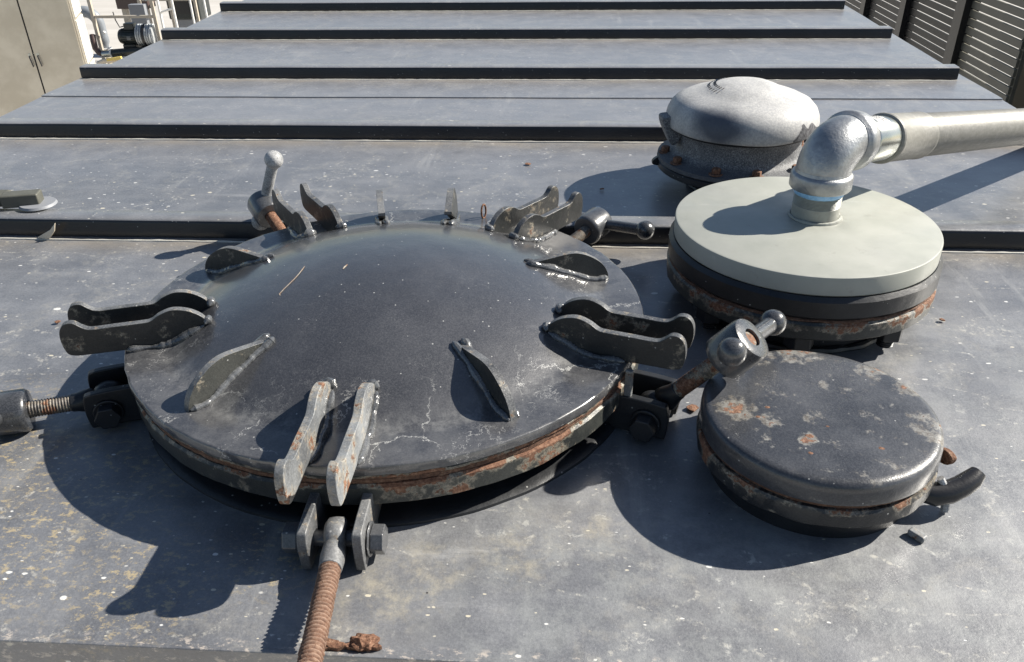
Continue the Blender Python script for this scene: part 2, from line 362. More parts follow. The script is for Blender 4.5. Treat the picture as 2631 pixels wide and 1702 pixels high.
def tube(pts, rad, n=16, caps=True):
    pts = [Vector(p) for p in pts]; V = []; Fc = []
    rads = rad if isinstance(rad, (list, tuple)) else [rad]*len(pts)
    up = None
    for i, p in enumerate(pts):
        t = (pts[min(i+1, len(pts)-1)]-pts[max(i-1, 0)]).normalized()
        if up is None:
            up = Vector((0, 0, 1)) if abs(t.z) < .9 else Vector((1, 0, 0))
        u = (up-t*up.dot(t)).normalized(); up = u; v = t.cross(u)
        for k in range(n):
            a = 2*math.pi*k/n; V.append(p+(u*math.cos(a)+v*math.sin(a))*rads[i])
    for i in range(len(pts)-1):
        for k in range(n):
            a = i*n+k; b = i*n+(k+1) % n; Fc.append((a, b, b+n, a+n))
    if caps:
        Fc.append(tuple(range(n-1, -1, -1))); m = (len(pts)-1)*n; Fc.append(tuple(range(m, m+n)))
    return V, Fc
def prism(out, thick, plane='xz', c=0):
    """outline (a, b) extruded by thick about c, in the plane xz or xy"""
    V = []
    for s in (-.5, .5):
        for a, b in out:
            V.append(Vector((a, c+s*thick, b)) if plane == 'xz' else Vector((a, b, c+s*thick)))
    k = len(out); Fc = [tuple(range(k)), tuple(range(2*k-1, k-1, -1))]
    for i in range(k): j = (i+1) % k; Fc.append((i, j, j+k, i+k))
    return V, Fc
def rimmed(o, mat, axis='y'):
    o.data.materials.append(mat)
    for p in o.data.polygons:
        if abs(p.normal.y) < .6: p.material_index = 1
    return o
def box(x0, x1, y0, y1, z0, z1):
    return prism([(x0, y0), (x1, y0), (x1, y1), (x0, y1)], z1-z0, 'xy', (z0+z1)/2)
def join(*vf):
    V = []; Fc = []
    for v, f in vf:
        o = len(V); V += [Vector(q) for q in v]; Fc += [tuple(i+o for i in ff) for ff in f]
    return V, Fc
def xf(vf, mat):
    return [mat @ Vector(v) for v in vf[0]], vf[1]
def hexa(r, h, z=0):
    return prism([(math.cos(math.pi/3*i)*r, math.sin(math.pi/3*i)*r) for i in range(6)], h, 'xy', z+h/2)
def spline(pts, sub=5):
    """closed Catmull-Rom outline; a point with a third value True stays a corner"""
    out = []; k = len(pts)
    for i in range(k):
        p0, p1, p2, p3 = pts[i-1], pts[i], pts[(i+1) % k], pts[(i+2) % k]
        if len(p1) > 2: p0 = p1
        if len(p2) > 2: p3 = p2
        for s in range(sub):
            t = s/sub
            out.append(tuple(.5*((2*p1[j])+(-p0[j]+p2[j])*t+(2*p0[j]-5*p1[j]+4*p2[j]-p3[j])*t*t+(-p0[j]+3*p1[j]-3*p2[j]+p3[j])*t**3) for j in (0, 1)))
    return out
def bead(path, r=.0032, n=8, ripple=.0025, amp=.28, flat=.75):
    """weld bead: a lumpy, rippled cord along a path"""
    pts = [Vector(p) for p in path]; res = []
    for a, b in zip(pts, pts[1:]):
        k = max(1, int((b-a).length/(ripple*.35)))
        for i in range(k): res.append(a.lerp(b, i/k))
    res.append(pts[-1]); rad = []
    L = 0
    for i, p in enumerate(res):
        if i: L += (p-res[i-1]).length
        q = r*(1+amp*.14*math.sin(L/ripple*2*math.pi+3*noise.noise(p*50))+amp*1.5*noise.noise(p*55)+amp*.4*noise.noise(p*190))
        e = min(i, len(res)-1-i); rad.append(max(q*min(1, .3+e*.25), r*.15))
        res[i] = p+Vector((noise.noise(p*60), noise.noise(p*60+Vector((9, 0, 0))), 0))*r*.5
    return tube(res, rad, n)
def polar(a, r, off=0):
    a = R(a); return Vector((math.cos(a)*r-math.sin(a)*off, math.sin(a)*r+math.cos(a)*off, 0))

# ================================================================ the ground far below
GZ = -2.6
o = mk("ground", *box(-90, 90, -40, 160, GZ-.3, GZ), M['concrete'], smooth=False); prop(o, kind='structure')
# ================================================================ the tank
XL, XR, YE = -1.160, 1.250, -.4277
RIBS = [.3525, .8795, 1.4115, 1.9375, 2.4675, 2.9965]
RW, RH = .046, .0300
tank = thing("storage_tank", (0, 0, GZ), "long dark grey steel tank roof with raised crosswise ribs, filling the view", "tank")
def tk(vf): return [v-Vector((0, 0, GZ)) for v in vf[0]], vf[1]
def sheet(x0, x1, y0, y1, nx, ny, zf, tz=.006):
    V = []; Fc = []
    for j in range(ny+1):
        for i in range(nx+1):
            X = x0+(x1-x0)*i/nx; Y = y0+(y1-y0)*j/ny; V.append(Vector((X, Y, zf(X, Y))))
    top = len(V)
    for j in range(ny):
        for i in range(nx):
            a = j*(nx+1)+i; Fc.append((a, a+1, a+nx+2, a+nx+1))
    # skirt
    rim = [i for i in range(nx+1)]+[(j+1)*(nx+1)-1 for j in range(1, ny+1)]+[ny*(nx+1)+i for i in range(nx-1, -1, -1)]+[j*(nx+1) for j in range(ny-1, 0, -1)]
    base = len(V)
    for i in rim: V.append(V[i]-Vector((0, 0, tz)))
    k = len(rim)
    for q in range(k): Fc.append((rim[q], base+q, base+(q+1) % k, rim[(q+1) % k]))
    Fc.append(tuple(range(base, base+k)))
    return V, Fc
wav = lambda X, Y: .0009*noise.noise(Vector((X*3, Y*4, 1)))+.0004*noise.noise(Vector((X*9, Y*9, 3)))
segs = [(YE, 1.2185, 0), (1.2145, 2.9, .0028), (2.896, 4.1, 0)]
for (y0, y1, dz) in segs:
    vf = sheet(XL, XR, y0, y1, 70, int((y1-y0)*30), lambda X, Y, d=dz: wav(X, Y)+d*min(1, max(0, (1.45-Y)/.2)) if d else wav(X, Y))
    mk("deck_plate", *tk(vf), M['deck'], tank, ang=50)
lapV = bead([(XL+.02+i*.04, 1.2135+.0018*math.sin(i*.9), .0035) for i in range(60)], .0022)
# ribs: bent channels with rolled top edge
for k, y in enumerate(RIBS):
    out = [(y, 0), (y+.0006, RH-.006), (y+.002, RH-.002), (y+.006, RH), (y+RW-.006, RH), (y+RW-.001, RH-.003), (y+RW, 0)]
    nx = 60; V = []; Fc = []; m = len(out)
    for i in range(nx+1):
        X = XL+.003+(XR-XL-.033)*i/nx
        for (yy, zz) in out:
            dy = .0012*noise.noise(Vector((X*2.2, y*5, 0))); V.append(Vector((X, yy+dy, zz+.0005*noise.noise(Vector((X*5, y, 2)))+.001)))
    for i in range(nx):
        for j in range(m):
            a = i*m+j; b = i*m+(j+1) % m; Fc.append((a, b, b+m, a+m))
    Fc.append(tuple(range(m))); Fc.append(tuple(range(nx*m, nx*m+m)))
    rib = mk("rib", *tk((V, Fc)), M['rib'], tank, ang=50)
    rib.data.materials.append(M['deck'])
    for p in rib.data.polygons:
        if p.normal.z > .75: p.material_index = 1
    wb = bead([(XL+.005+(XR-XL-.04)*i/40, y-.0140+.0005*math.sin(i*1.7), .0006) for i in range(41)], .0020, 6, .03, .35)
    mk("weld_bead", *tk(wb), M['weldline'], tank)
# lip at the near end and the sides, walls below
mk("edge_lip", *tk(box(XL-.004, XR+.004, YE-.005, YE-.0005, -.028, .0015)), M['deck'], tank, bevel=.0012)
mk("wall", *tk(box(XL+.01, XR-.01, YE+.03, 4.08, GZ+.45, -.012)), M['wall'], tank, smooth=False)
for X in (-.9, -.30, .30, .90):
    mk("stiffener", *tk(box(X, X+.05, YE+.008, YE+.0295, GZ+.45, -.03)), M['wall'], tank, bevel=.002)
for X in (-1, 1):
    mk("skid_beam", *tk(box(X*.8-.1, X*.8+.1, YE+.1, 4.0, GZ, GZ+.449)), M['wall'], tank, smooth=False)
# flaking rust on the near edge
for (X, s) in ((.045, .012), (.018, .016), (.03, .010), (.062, .007)):
    V = []; k = 9
    for i in range(k):
        a = 2*math.pi*i/k; rr = s*(.6+.5*random.random()); V.append(Vector((X+math.cos(a)*rr, YE+.004+math.sin(a)*rr*.35, .0035+.002*random.random())))
    V2 = [v-Vector((0, 0, .004)) for v in V]
    Fc = [tuple(range(k)), tuple(range(2*k-1, k-1, -1))]+[(i, (i+1) % k, (i+1) % k+k, i+k) for i in range(k)]
    mk("rust_scale", *tk((V+V2, Fc)), M['rust'], tank, smooth=False)

# ================================================================ main round hatch
hatch = thing("round_manhole", (0, 0, 0), "large domed round manhole lid with radial fins and rusty rim, nearest on the deck", "manhole")
RO = .297
# curb and lower flange
mk("neck", *lathe([(.262, .0), (.262, .036), (.256, .036), (.256, 0)], 160), M['dark'], hatch)
mk("pad_ring", *lathe([(.262, .0065), (.286, .0065), (.292, .003), (.2925, 0)], 160, wob=.0008), M['dark'], hatch)
def ringprof(r0, r1, z0, z1, c=.0018):
    return [(r0, z0), (r1-c, z0), (r1, z0+c), (r1, z1-c), (r1-c, z1), (r0, z1)]
mk("flange_ring", *lathe(ringprof(.25, .2955, .0300, .0540, .0025), 220, wob=.0011, closed=True, wscale=40), M['ring'], hatch)
V, Fc = lathe(ringprof(.25, .2925, .0530, .0610, .002), 260, wob=.0022, closed=True, wscale=55)
mk("gasket", V, Fc, M['rustdark'], hatch)
V, Fc = lathe(ringprof(.25, .2945, .0600, .0665, .002), 220, wob=.0016, closed=True, wscale=45)
mk("backing_ring", V, Fc, M['ring'], hatch)
# lid
RB, AP = .247, .060; RS = (RB*RB+AP*AP)/(2*AP)
ZT = .078
def zlid(r):
    if r >= .256: return ZT
    zc = ZT+math.sqrt(max(RS*RS-r*r, 0))-(RS-AP)
    if r <= .234: return zc
    t = (r-.234)/(.256-.234)
    z0 = ZT+math.sqrt(RS*RS-.234**2)-(RS-AP); m0 = -.234/math.sqrt(RS*RS-.234**2)*.022
    return (2*t**3-3*t*t+1)*z0+(t**3-2*t*t+t)*m0+(-2*t**3+3*t*t)*ZT
prof = [(0, zlid(0))]+[(r, zlid(r)) for r in [i*.262/80 for i in range(1, 81)]]+[(.28, ZT), (.2940, ZT), (.2962, ZT-.0002), (.2972, ZT-.0014), (.2970, ZT-.0105), (.2955, ZT-.0118), (.25, ZT-.0118)]
V, Fc = lathe(prof, 240)
for v in V:
    r = math.hypot(v.x, v.y); k = min(1, max(0, (r-.26)/.03))
    v.z += .0005*noise.noise(v*14)+.0004*noise.noise(v*30)*(r < .29)
    if r > .294:
        q = noise.noise(v*70)*.0009+noise.noise(v*200)*.0004; v.x *= 1+q/.297; v.y *= 1+q/.297
lid = mk("lid", V, Fc, M['lid'], hatch, ang=45)
# gusset fins
FIN = [(.271, .0735), (.270, .083), (.262, .096), (.247, .109), (.232, .1155), (.220, .1165), (.205, .1145), (.170, .1095), (.163, .106, True), (.166, .100, True)]
def fin_outline():
    top = spline([(r, z) for r, z, *_ in FIN[:9]]+[(.162, .103, True), (.164, zlid(.164)-.002, True), (.272, .0765, True)], 4)
    return top
fo = spline([(.2725, .0775, True), (.270, .088), (.262, .1), (.247, .111), (.232, .117), (.219, .1178), (.2, .1155), (.172, .1115), (.1635, .1085, True),
    (.163, zlid(.163)-.001, True), (.19, zlid(.19)-.003, True), (.22, zlid(.22)-.003, True), (.25, zlid(.25)-.003, True), (.2725, .0765, True)], 4)
fin0 = None
for i, a in enumerate((-126, -54, 18, 162, 104, 93)):
    if fin0 is None:
        fin0 = rimmed(mk("fin", *prism(fo, .0078), M['fin'], lid, bevel=.0009, ang=50), M['edge']); f = fin0
    else: f = copy_of(fin0, lid)
    f.rotation_euler = (0, 0, R(a))
    fo_ = -.055 if a == 93 else 0
    if a in (104, 93):
        f.scale = (1, 1.15, 1.35); f.location = polar(a, .012, fo_)+Vector((0, 0, -.0265))
    for s in (-1, 1):
        pth = [polar(a, r, fo_+s*(.0052)) for r in [.166+.105*t/12 for t in range(13)]]
        for p in pth: p.z = zlid(math.hypot(p.x, p.y))+.0015
        mk("weld_bead", *bead(pth, .0042, 10, .0045, .35), M['weld'], lid)
# clamp lugs: pairs of hooked plates
co = spline([(.205, .099), (.209, .108), (.222, .117), (.238, .1205), (.252, .1165), (.262, .1105), (.272, .1095), (.3, .1095), (.322, .1095), (.330, .113), (.338, .1195), (.347, .119),
    (.353, .111), (.3545, .098), (.352, .0845), (.346, .0805), (.338, .0795, True), (.30, .079, True), (.262, .0775, True), (.24, zlid(.24)-.003, True), (.21, zlid(.21)-.002, True)], 5)
# the lugs over the rear bolts keep the same plate
pl0 = rimmed(mk("clamp_lug", *prism(co, .0084), M['clampp'], lid, bevel=.0009, ang=50), M['edge'])
pl0w = mk("clamp_lug", *prism(co, .0084), M['clampworn'], lid, bevel=.0009, ang=50)
first = {'p': True, 'w': True}
for a in (-162, -90, -18, 54, 126):
    for s in (-1, 1):
        worn = a in (-90,) ; src = pl0w if worn else pl0; key = 'w' if worn else 'p'
        off = .0215*s
        if first[key]: o = src; first[key] = False
        else: o = copy_of(src, lid)
        o.location = polar(a, 0, off); o.rotation_euler = (0, 0, R(a))
        for side in (-1, 1):
            if side == s or a == -90:
                pth = [polar(a, r, off+side*.0058) for r in [.207+.086*t/12 for t in range(13)]]
                for p in pth: p.z = zlid(math.hypot(p.x, p.y))+.0016
                mk("weld_bead", *bead(pth, .0043, 10, .0048, .4), M['weld'], lid)
        e = polar(a, .2055, off); e.z = zlid(.2055)+.003
        mk("weld_bead", *bead([e+polar(a, 0, -.008), e+polar(a, -.003, 0)+Vector((0, 0, .002)), e+polar(a, 0, .008)], .0048, 10, .004, .4), M['weld'], lid)
# little wire loops by the back rim
for (px, py, tilt) in ((.085, .268, 60),):
    pts = []
    for i in range(22):
        t = math.pi*2*i/21
        pts.append(Vector((px+.0055*math.cos(t)*math.cos(R(tilt)), py+.0055*math.cos(t)*math.sin(R(tilt)), .088+.0105*math.sin(t))))
    if py < .265:
        for p in pts: p.z = .078+(p.z-.077)*.35
    mk("wire_loop", *tube(pts, .0014, 8), M['rust'], lid)
# scratches down to bare metal on the dome
def decal(pts, width, name, mat, parent, dz=.0006):
    V = []; Fc = []
    for i, (X, Y) in enumerate(pts):
        a = pts[max(i-1, 0)]; b = pts[min(i+1, len(pts)-1)]
        d = Vector((b[0]-a[0], b[1]-a[1])).normalized(); nn = Vector((-d.y, d.x))
        wv = width*(.55+.6*abs(noise.noise(Vector((X*200, Y*200, 0)))))*(.4 if i in (0, len(pts)-1) else 1)
        for s in (-1, 1):
            x_, y_ = X+nn.x*wv*s, Y+nn.y*wv*s; V.append(Vector((x_, y_, zlid(math.hypot(x_, y_))+dz)))
    for i in range(len(pts)-1): Fc.append((2*i, 2*i+1, 2*i+3, 2*i+2))
    return mk(name, V, Fc, mat, parent)
sc1 = [(-.097, -.004), (-.0975, -.012), (-.0985, -.022), (-.1005, -.032), (-.104, -.043), (-.1075, -.053), (-.110, -.062), (-.108, -.0655)]
decal(sc1, .0011, "bare_scratch", M['chippale'], lid)
decal([(-.044, -.012), (-.0455, -.017), (-.0465, -.0225)], .0020, "bare_scratch", M['chippale'], lid)
# end of a flat bar standing by the right-hand clamp
gp = mk("guide_bar", *xf(box(-.004, .004, -.003, .003, .0, .077), Matrix.Translation(polar(-25, .303)) @ Matrix.Rotation(R(-25), 4, 'Z')), M['clampworn'], hatch, bevel=.001)

# ---------------------------------------------------------------- hinge brackets of the swing bolts
def bracket(a, off=0, half=.024, zc=.020):
    b = []
    out = spline([(.262, .0015, True), (.262, .044, True), (.300, .046), (.338, .045), (.346, .040), (.348, .020), (.346, .0025, True)], 4)
    for s in (-1, 1):
        o = mk("bracket_plate", *prism(out, .009), M['edge'] if a > -100 and a < -80 else M['dark'], hatch, bevel=.0015, ang=50)
        o.location = polar(a, 0, off+s*half); o.rotation_euler = (0, 0, R(a))
        b.append(o)
    rot = Matrix.Translation(polar(a, .325, off)+Vector((0, 0, zc))) @ Matrix.Rotation(R(a), 4, 'Z') @ Matrix.Rotation(R(90), 4, 'X')
    mm = M['bolt'] if -100 < a < -80 else M['dark']
    mk("pin", *xf(tube([(0, 0, -half-.012), (0, 0, half+.012)], .0075, 16), rot), mm, hatch)
    mk("pin_head", *xf(join(hexa(.0145, .014, half+.0085), lathe([(0, half+.0048), (.0165, half+.0048), (.0165, half+.0082), (0, half+.0082)], 20)), rot), mm, hatch, bevel=.0016)
    mk("pin_nut", *xf(join(hexa(.0140, .012, -half-.0195), lathe([(0, -half-.0075), (.0160, -half-.0075), (.0160, -half-.005), (0, -half-.005)], 20)), rot), mm, hatch, bevel=.0016)
BR = {'A': (-157.8, 0), 'B': (128, 0), 'C': (54.6, 0), 'D': (-20.6, 0), 'E': (-88.6, 0)}
for k, (a, off) in BR.items(): bracket(a, off)

# ---------------------------------------------------------------- swing bolts
def rod(L, r=.0093, pitch=.0030, z0=0, wear=0, n=28):
    """rod with a true helical thread: rows run round and climb one pitch per turn"""
    V = []; Fc = []; turns = int(L/pitch); prof = [(0, .0), (.0013, .28), (.0013, .5), (0, .8)]
    def pt(a, rr, z):
        p = Vector((math.cos(a)*rr, math.sin(a)*rr, z))
        if wear:
            q = 1+wear*noise.noise(p*210)+wear*.6*noise.noise(p*520); p.x *= q; p.y *= q
        return p
    N_ = turns*n
    for i in range(N_+1):
        a = 2*math.pi*i/n
        for (dr, dz) in prof: V.append(pt(a, r-.0013+dr, z0+min(max((i/n-1+dz)*pitch, 0), L)))
    for i in range(N_):
        for k in range(3): q = i*4+k; Fc.append((q, q+1, q+5, q+4))
        if i+n <= N_-1:
            q = i*4+3; b = (i+n)*4; Fc.append((q, b, b+4, q+4))
    return join((V, Fc), lathe([(0, z0), (r-.0012, z0), (r-.0012, z0+L), (0, z0+L)], n))
def eye_forging():
    # ring about the pin (local y) that narrows into the shank (local z)
    ring = []
    prof = [(.0078, -.0085), (.0150, -.0092), (.0185, -.0062), (.0192, 0), (.0185, .0062), (.0150, .0092), (.0078, .0085)]
    V, Fc = lathe(prof, 32, closed=True)
    V, Fc = xf((V, Fc), Matrix.Rotation(R(90), 4, 'X'))
    neck = []
    prof2 = [(.010, .0145), (.0135, .018), (.0125, .026), (.0104, .034), (.0100, .040)]
    V2, F2 = lathe([(0, .0140)]+prof2+[(0, .040)], 20)
    for v in V2:
        k = max(0, min(1, (.034-v.z)/.02)); v.y *= 1-.33*k; v.x *= 1+.12*k
    return join((V, Fc), (V2, F2))
def swing_bolt(a, e, phi, s, t, label, Lbar=.115, mats=('bolt', 'rust', 'bolt'), z=.020, az=None, tip=-.003, wear=.0, off=0, pitch=.003):
    p = polar(a, .325, off); p.z = z
    az = a if az is None else az
    rad = polar(az, 1); tan = polar(az, 0, 1)
    ax = rad*math.cos(R(e))+Vector((0, 0, 1))*math.sin(R(e))
    xx = ax.cross(tan).normalized()*-1
    root = thing("swing_bolt", p, label, "bolt", "threaded swing bolts around the manhole")
    B = Matrix((( -xx.x, tan.x, ax.x), (-xx.y, tan.y, ax.y), (-xx.z, tan.z, ax.z)))
    if B.determinant() < 0: B = Matrix(((xx.x, tan.x, ax.x), (xx.y, tan.y, ax.y), (xx.z, tan.z, ax.z)))
    root.rotation_euler = B.to_euler()
    mk("eye", *eye_forging(), M[mats[0]], root, bevel=.0012, ang=60)
    mk("threaded_rod", *rod(t+.042+tip-.036, z0=.036, wear=wear, pitch=pitch), M[mats[1]], root, ang=60)
    V, Fc = lathe([(.0098, t), (.0215, t), (.0235, t+.002), (.0240, t+.006), (.0238, t+.037), (.0222, t+.041), (.0195, t+.042), (.0098, t+.042), (.0098, t+.037), (0, t+.037)], 48, wob=.0003, wscale=60)
    nut = mk("nut", V, Fc, M[mats[2]], root, ang=40)
    # bar direction in local coordinates: tan = +y ; normal n = -sin e rad + cos e up
    nvec = -rad*math.sin(R(e))+Vector((0, 0, 1))*math.cos(R(e))
    d = tan*math.cos(R(phi))+nvec*math.sin(R(phi)); dl = (B.transposed() @ d).normalized()
    c = Vector((0, 0, t+.029)); p1 = c+dl*(s+Lbar/2); p2 = c+dl*(s-Lbar/2)
    hb = mk("handle_bar", *tube([p1, p1.lerp(p2, .3), p1.lerp(p2, .6), p2], .0086, 20), M[mats[-1]], root)
    for q in (p1, p2):
        V, Fc = [], []
        bm = bmesh.new(); bmesh.ops.create_uvsphere(bm, u_segments=24, v_segments=16, radius=.0143)
        V = [Vector(v.co)*(1+.02*noise.noise(v.co*150))+q for v in bm.verts]; Fc = [tuple(v.index for v in f.verts) for f in bm.faces]; bm.free()
        mk("ball_end", V, Fc, M[mats[-1]], hb, ang=80)
    return root
M['thread'] = paint("dirty_thread", (.05, .045, .042), (.22, .19, .16), .8, rust=.45, rough=.45, rscale=50)
n_ = N("rusty_thread"); c_ = n_.mix(n_.math('MULTIPLY', n_.ramp(n_.t.nodes.new("ShaderNodeNewGeometry").outputs["Pointiness"], .50, .62), .38), n_.mix(.45, rust_col(n_, 330), (.07, .04, .028)), (.36, .27, .21))
M['threadrust'] = n_.done(c_, .85, 0, n_.bump(n_.noise(400, 6, .7), .8, .0012))
M['threaddark'] = paint("dark_thread", (.03, .028, .027), (.13, .11, .09), .6, rust=.5, rough=.45, rscale=40)
swing_bolt(-157.8, 2, 20, .008, .082, "swing bolt lying flat on the deck with pale clean threads, farthest left", mats=('dark', 'thread', 'bolt'), z=.021)
swing_bolt(128, 17, 104, .0272, .100, "swing bolt with worn silvery ball handle standing upright behind the manhole", mats=('bolt', 'rust', 'bolt', 'boltpale'))
swing_bolt(54.6, 7, 172, .032, .0836, "swing bolt behind the manhole, its black ball handle lying along the deck rib", mats=('bolt', 'thread', 'bolt'))
swing_bolt(-20.6, 50.5, -16, .0285, .102, "swing bolt tilted up between the manhole and the two smaller round covers", Lbar=.112, mats=('dark', 'threaddark', 'bolt'))
swing_bolt(-88.6, 5, 0, 0, .20, "heavily rusted swing bolt hanging over the near edge of the deck", mats=('edge', 'threadrust', 'bolt'), az=-83.6, wear=.085, pitch=.0040)

# ================================================================ flanged cover with the pale grey plate
fx, fy = .5165, .173
fl = thing("flanged_cover", (fx, fy, 0), "round flanged nozzle with a pale grey steel plate bolted over it, carrying the elbow pipe", "flange")
mk("neck", *lathe([(.130, 0), (.130, .05), (.12, .05)], 96), M['dark'], fl)
mk("weld_bead", *bead([(.1325*math.cos(t*math.pi/30), .1325*math.sin(t*math.pi/30), .002) for t in range(61)], .005, 8, .008), M['dark'], fl)
mk("lower_flange", *lathe(ringprof(.12, .1722, .0380, .0620, .003), 160, wob=.0012, closed=True), M['ring'], fl)
mk("gasket", *lathe(ringprof(.12, .1700, .0618, .0655, .0015), 200, wob=.0016, wscale=60, closed=True), M['rustdark'], fl)
mk("upper_flange", *lathe(ringprof(.12, .1720, .0650, .0950, .005), 160, wob=.0008, closed=True), M['dark'], fl)
mk("blind_plate", *lathe([(0, .120), (.1640, .120), (.1656, .1192), (.1661, .1178), (.1661, .0970), (.1645, .0952), (0, .0952)], 160), M['greyplate'], fl, ang=40)
for i in range(8):
    a = R(-100+45*i); X, Y = .151*math.cos(a), .151*math.sin(a)
    st = mk("stud_bolt", *rod(.034, .0100, .003, z0=.008), M['dark'], fl, loc=(X, Y, 0))
    mk("stud_nut", *hexa(.0185, .018, .0198), M['dark'], st, bevel=.0015)
nx_, ny_ = .0165, .016
mk("nipple", *lathe([(.0285, .120), (.0302, .1203), (.0302, .1370)]+[q for i in range(8) for q in ((.0302, .138+i*.0019), (.0290, .1390+i*.0019))]+[(.028, .17)], 64, nx_, ny_), M['greyplate'], fl, ang=25)
mk("weld_bead", *bead([(nx_+.0320*math.cos(t*math.pi/24), ny_+.0320*math.sin(t*math.pi/24), .1208) for t in range(49)], .0026, 8, .005, .45), M['greyplate'], fl)

# ---------------------------------------------------------------- elbow and pipe run
ex, ey = fx+nx_, fy+ny_
pipe = thing("air_inlet_pipe", (ex, ey, .153), "galvanised elbow and long pipe running off from the pale grey plate", "pipe")
O = Vector((ex, ey, .153))
def rel(vf): return [Vector(v)-O for v in vf[0]], vf[1]
dirp = Vector((.71, .68, -.17)).normalized()
ELR = .036
c0 = Vector((ex, ey, .176)); hdir = Vector((dirp.x, dirp.y, 0)).normalized()
arc = []
for i in range(19):
    t = R(100)*i/18
    arc.append(c0+hdir*(ELR*(1-math.cos(t)))+Vector((0, 0, 1))*(ELR*math.sin(t)))
rads = [.0335+.0012*math.sin(math.pi*i/18) for i in range(19)]
mk("elbow", *rel(tube(arc, rads, 48)), M['galv'], pipe, ang=60)
# end bands of the elbow
V, Fc = lathe([(.030, .157), (.0372, .157), (.0388, .159), (.0388, .174), (.0372, .1768), (.0345, .178), (.0335, .182), (.03, .182)], 64, ex, ey, wob=.0003)
V = [v+Vector((0, 0, .0035)) for v in V]
mk("elbow_band", *rel((V, Fc)), M['galv'], pipe, ang=40)
endp = arc[-1]; zq = Vector((0, 0, 1)).rotation_difference(dirp).to_matrix().to_4x4()
T2 = Matrix.Translation(endp) @ zq
V, Fc = xf(lathe([(.03, -.006), (.0345, -.005), (.0372, -.001), (.0388, .001), (.0388, .017), (.0372, .019), (.030, .019)], 64), T2)
mk("elbow_band", *rel((V, Fc)), M['galv'], pipe, ang=40)
mk("thread_tape", *rel(lathe([(.029, .1515), (.0312, .153), (.0326, .156), (.0340, .161), (.03, .162)], 48, ex, ey, wob=.0012, wscale=90)), M['tape'], pipe)
mk("thread_tape", *rel(xf(lathe([(.03, .018), (.0350, .019), (.0335, .024), (.0318, .0265), (.029, .028)], 48, wob=.0008, wscale=80), T2)), M['tape'], pipe)
pr = [(.0285, .024)]+[q for i in range(6) for q in ((.0300, .026+i*.0022), (.0290, .0271+i*.0022))]+[(.0303, .041), (.0303, .0995)]
mk("pipe_nipple", *rel(xf(lathe(pr, 64), T2)), M['chrome'], pipe, ang=25)
mk("coupling", *rel(xf(lathe([(.03, .096), (.0335, .097), (.0345, .0995), (.0335, .102), (.0330, .104), (.0330, .196), (.0338, .198), (.0338, .2025), (.0310, .204)], 64), T2)), M['oldpipe'], pipe, ang=30)
mk("long_pipe", *rel(xf(lathe([(.0300, .200), (.0316, .202), (.0316, 1.55), (.029, 1.55)], 64, wob=.0004, wscale=20), T2)), M['oldpipe'], pipe, ang=40)
# a printed paper label wrapped on the nipple
def wrap(z0, z1, a0, a1, r, n_=10):
    V = []; Fc = []
    for i in range(n_+1):
        a = R(a0+(a1-a0)*i/n_)
        for z_ in (z0, z1): V.append(Vector((math.cos(a)*r, math.sin(a)*r, z_)))
    for i in range(n_): Fc.append((2*i, 2*i+2, 2*i+3, 2*i+1))
    return V, Fc
# angle of local axes: find which local angle looks up
up_l = (T2.to_3x3().transposed() @ Vector((-.35, -.35, 1))).normalized(); ua = math.degrees(math.atan2(up_l.y, up_l.x))
mk("paper_label", *rel(xf(wrap(.046, .078, ua-38, ua+30, .0306), T2)), M['pipelabel'], pipe)
bars = []
for row in range(5):
    zz = .049+.006*row; a = ua-34
    while a < ua+24:
        wd = random.choice((1.5, 2.5, 4)); bars.append(wrap(zz, zz+.0035, a, a+wd, .0308, 2)); a += wd+random.choice((1.5, 2.5))
o = mk("label_print", *rel(xf(join(*bars), T2)), M['print'], pipe); prop(o, kind='stuff')
# raised casting marks on the elbow band
mv = []
for i, a in enumerate(range(-26, 30, 9)):
    aa = ua-70+a
    for (d1, d2) in ((0, 5), (5, 0)) if i % 2 else ((0, 2), (4, 5)):
        mv.append(tube([Vector((math.cos(R(aa+d1*.8))*.0391, math.sin(R(aa+d1*.8))*.0391, .004)), Vector((math.cos(R(aa+d2*.8))*.0391, math.sin(R(aa+d2*.8))*.0391, .014))], .0006, 5))
o = mk("casting_mark", *rel(xf(join(*mv), T2)), M['galv'], pipe); prop(o, kind='stuff')

# ================================================================ small round cover
cx, cy = .454, -.184
cv = thing("round_cover", (cx, cy, 0), "low round black cover plate with rust spots, in front of the pale grey plate", "cover")
mk("neck", *lathe([(.098, 0), (.098, .02), (.09, .02)], 96), M['dark'], cv)
V, Fc = lathe([(.085, .0245), (.1100, .0245), (.1125, .027), (.1130, .042), (.1110, .0450), (.085, .0450)], 160, wob=.0012, closed=True, wscale=45)
mk("lower_ring", V, Fc, M['coverring'], cv)
mk("seal", *lathe(ringprof(.085, .1080, .0448, .0510, .001), 160, wob=.001, closed=True), M['rustdark'], cv)
prof = [(0, .0758), (.05, .0757), (.088, .0754), (.1020, .0751), (.1062, .0744), (.1092, .0726), (.1112, .0692), (.1119, .064), (.1120, .0535), (.1112, .0507), (.10, .0505)]
V, Fc = lathe(prof, 160, wob=.0006, wscale=30)
clid = mk("lid", V, Fc, M['cover'], cv, ang=60)
for (X, Y, s) in ((-.080, -.010, .004), (-.062, -.018, .0035), (-.05, -.002, .004), (-.02, -.045, .0045), (-.025, -.07, .003), (.04, -.06, .003), (.0, -.03, .003)):
    V = []; k = 10
    for i in range(k):
        a = 2*math.pi*i/k; rr = s*(.8+.5*random.random()); V.append(Vector((X+math.cos(a)*rr, Y+math.sin(a)*rr*.7, .0752)))
    V.append(Vector((X, Y, .0755+s*.32)))
    mk("rust_blister", V, [(i, (i+1) % k, k) for i in range(k)], M['rust'], clid)
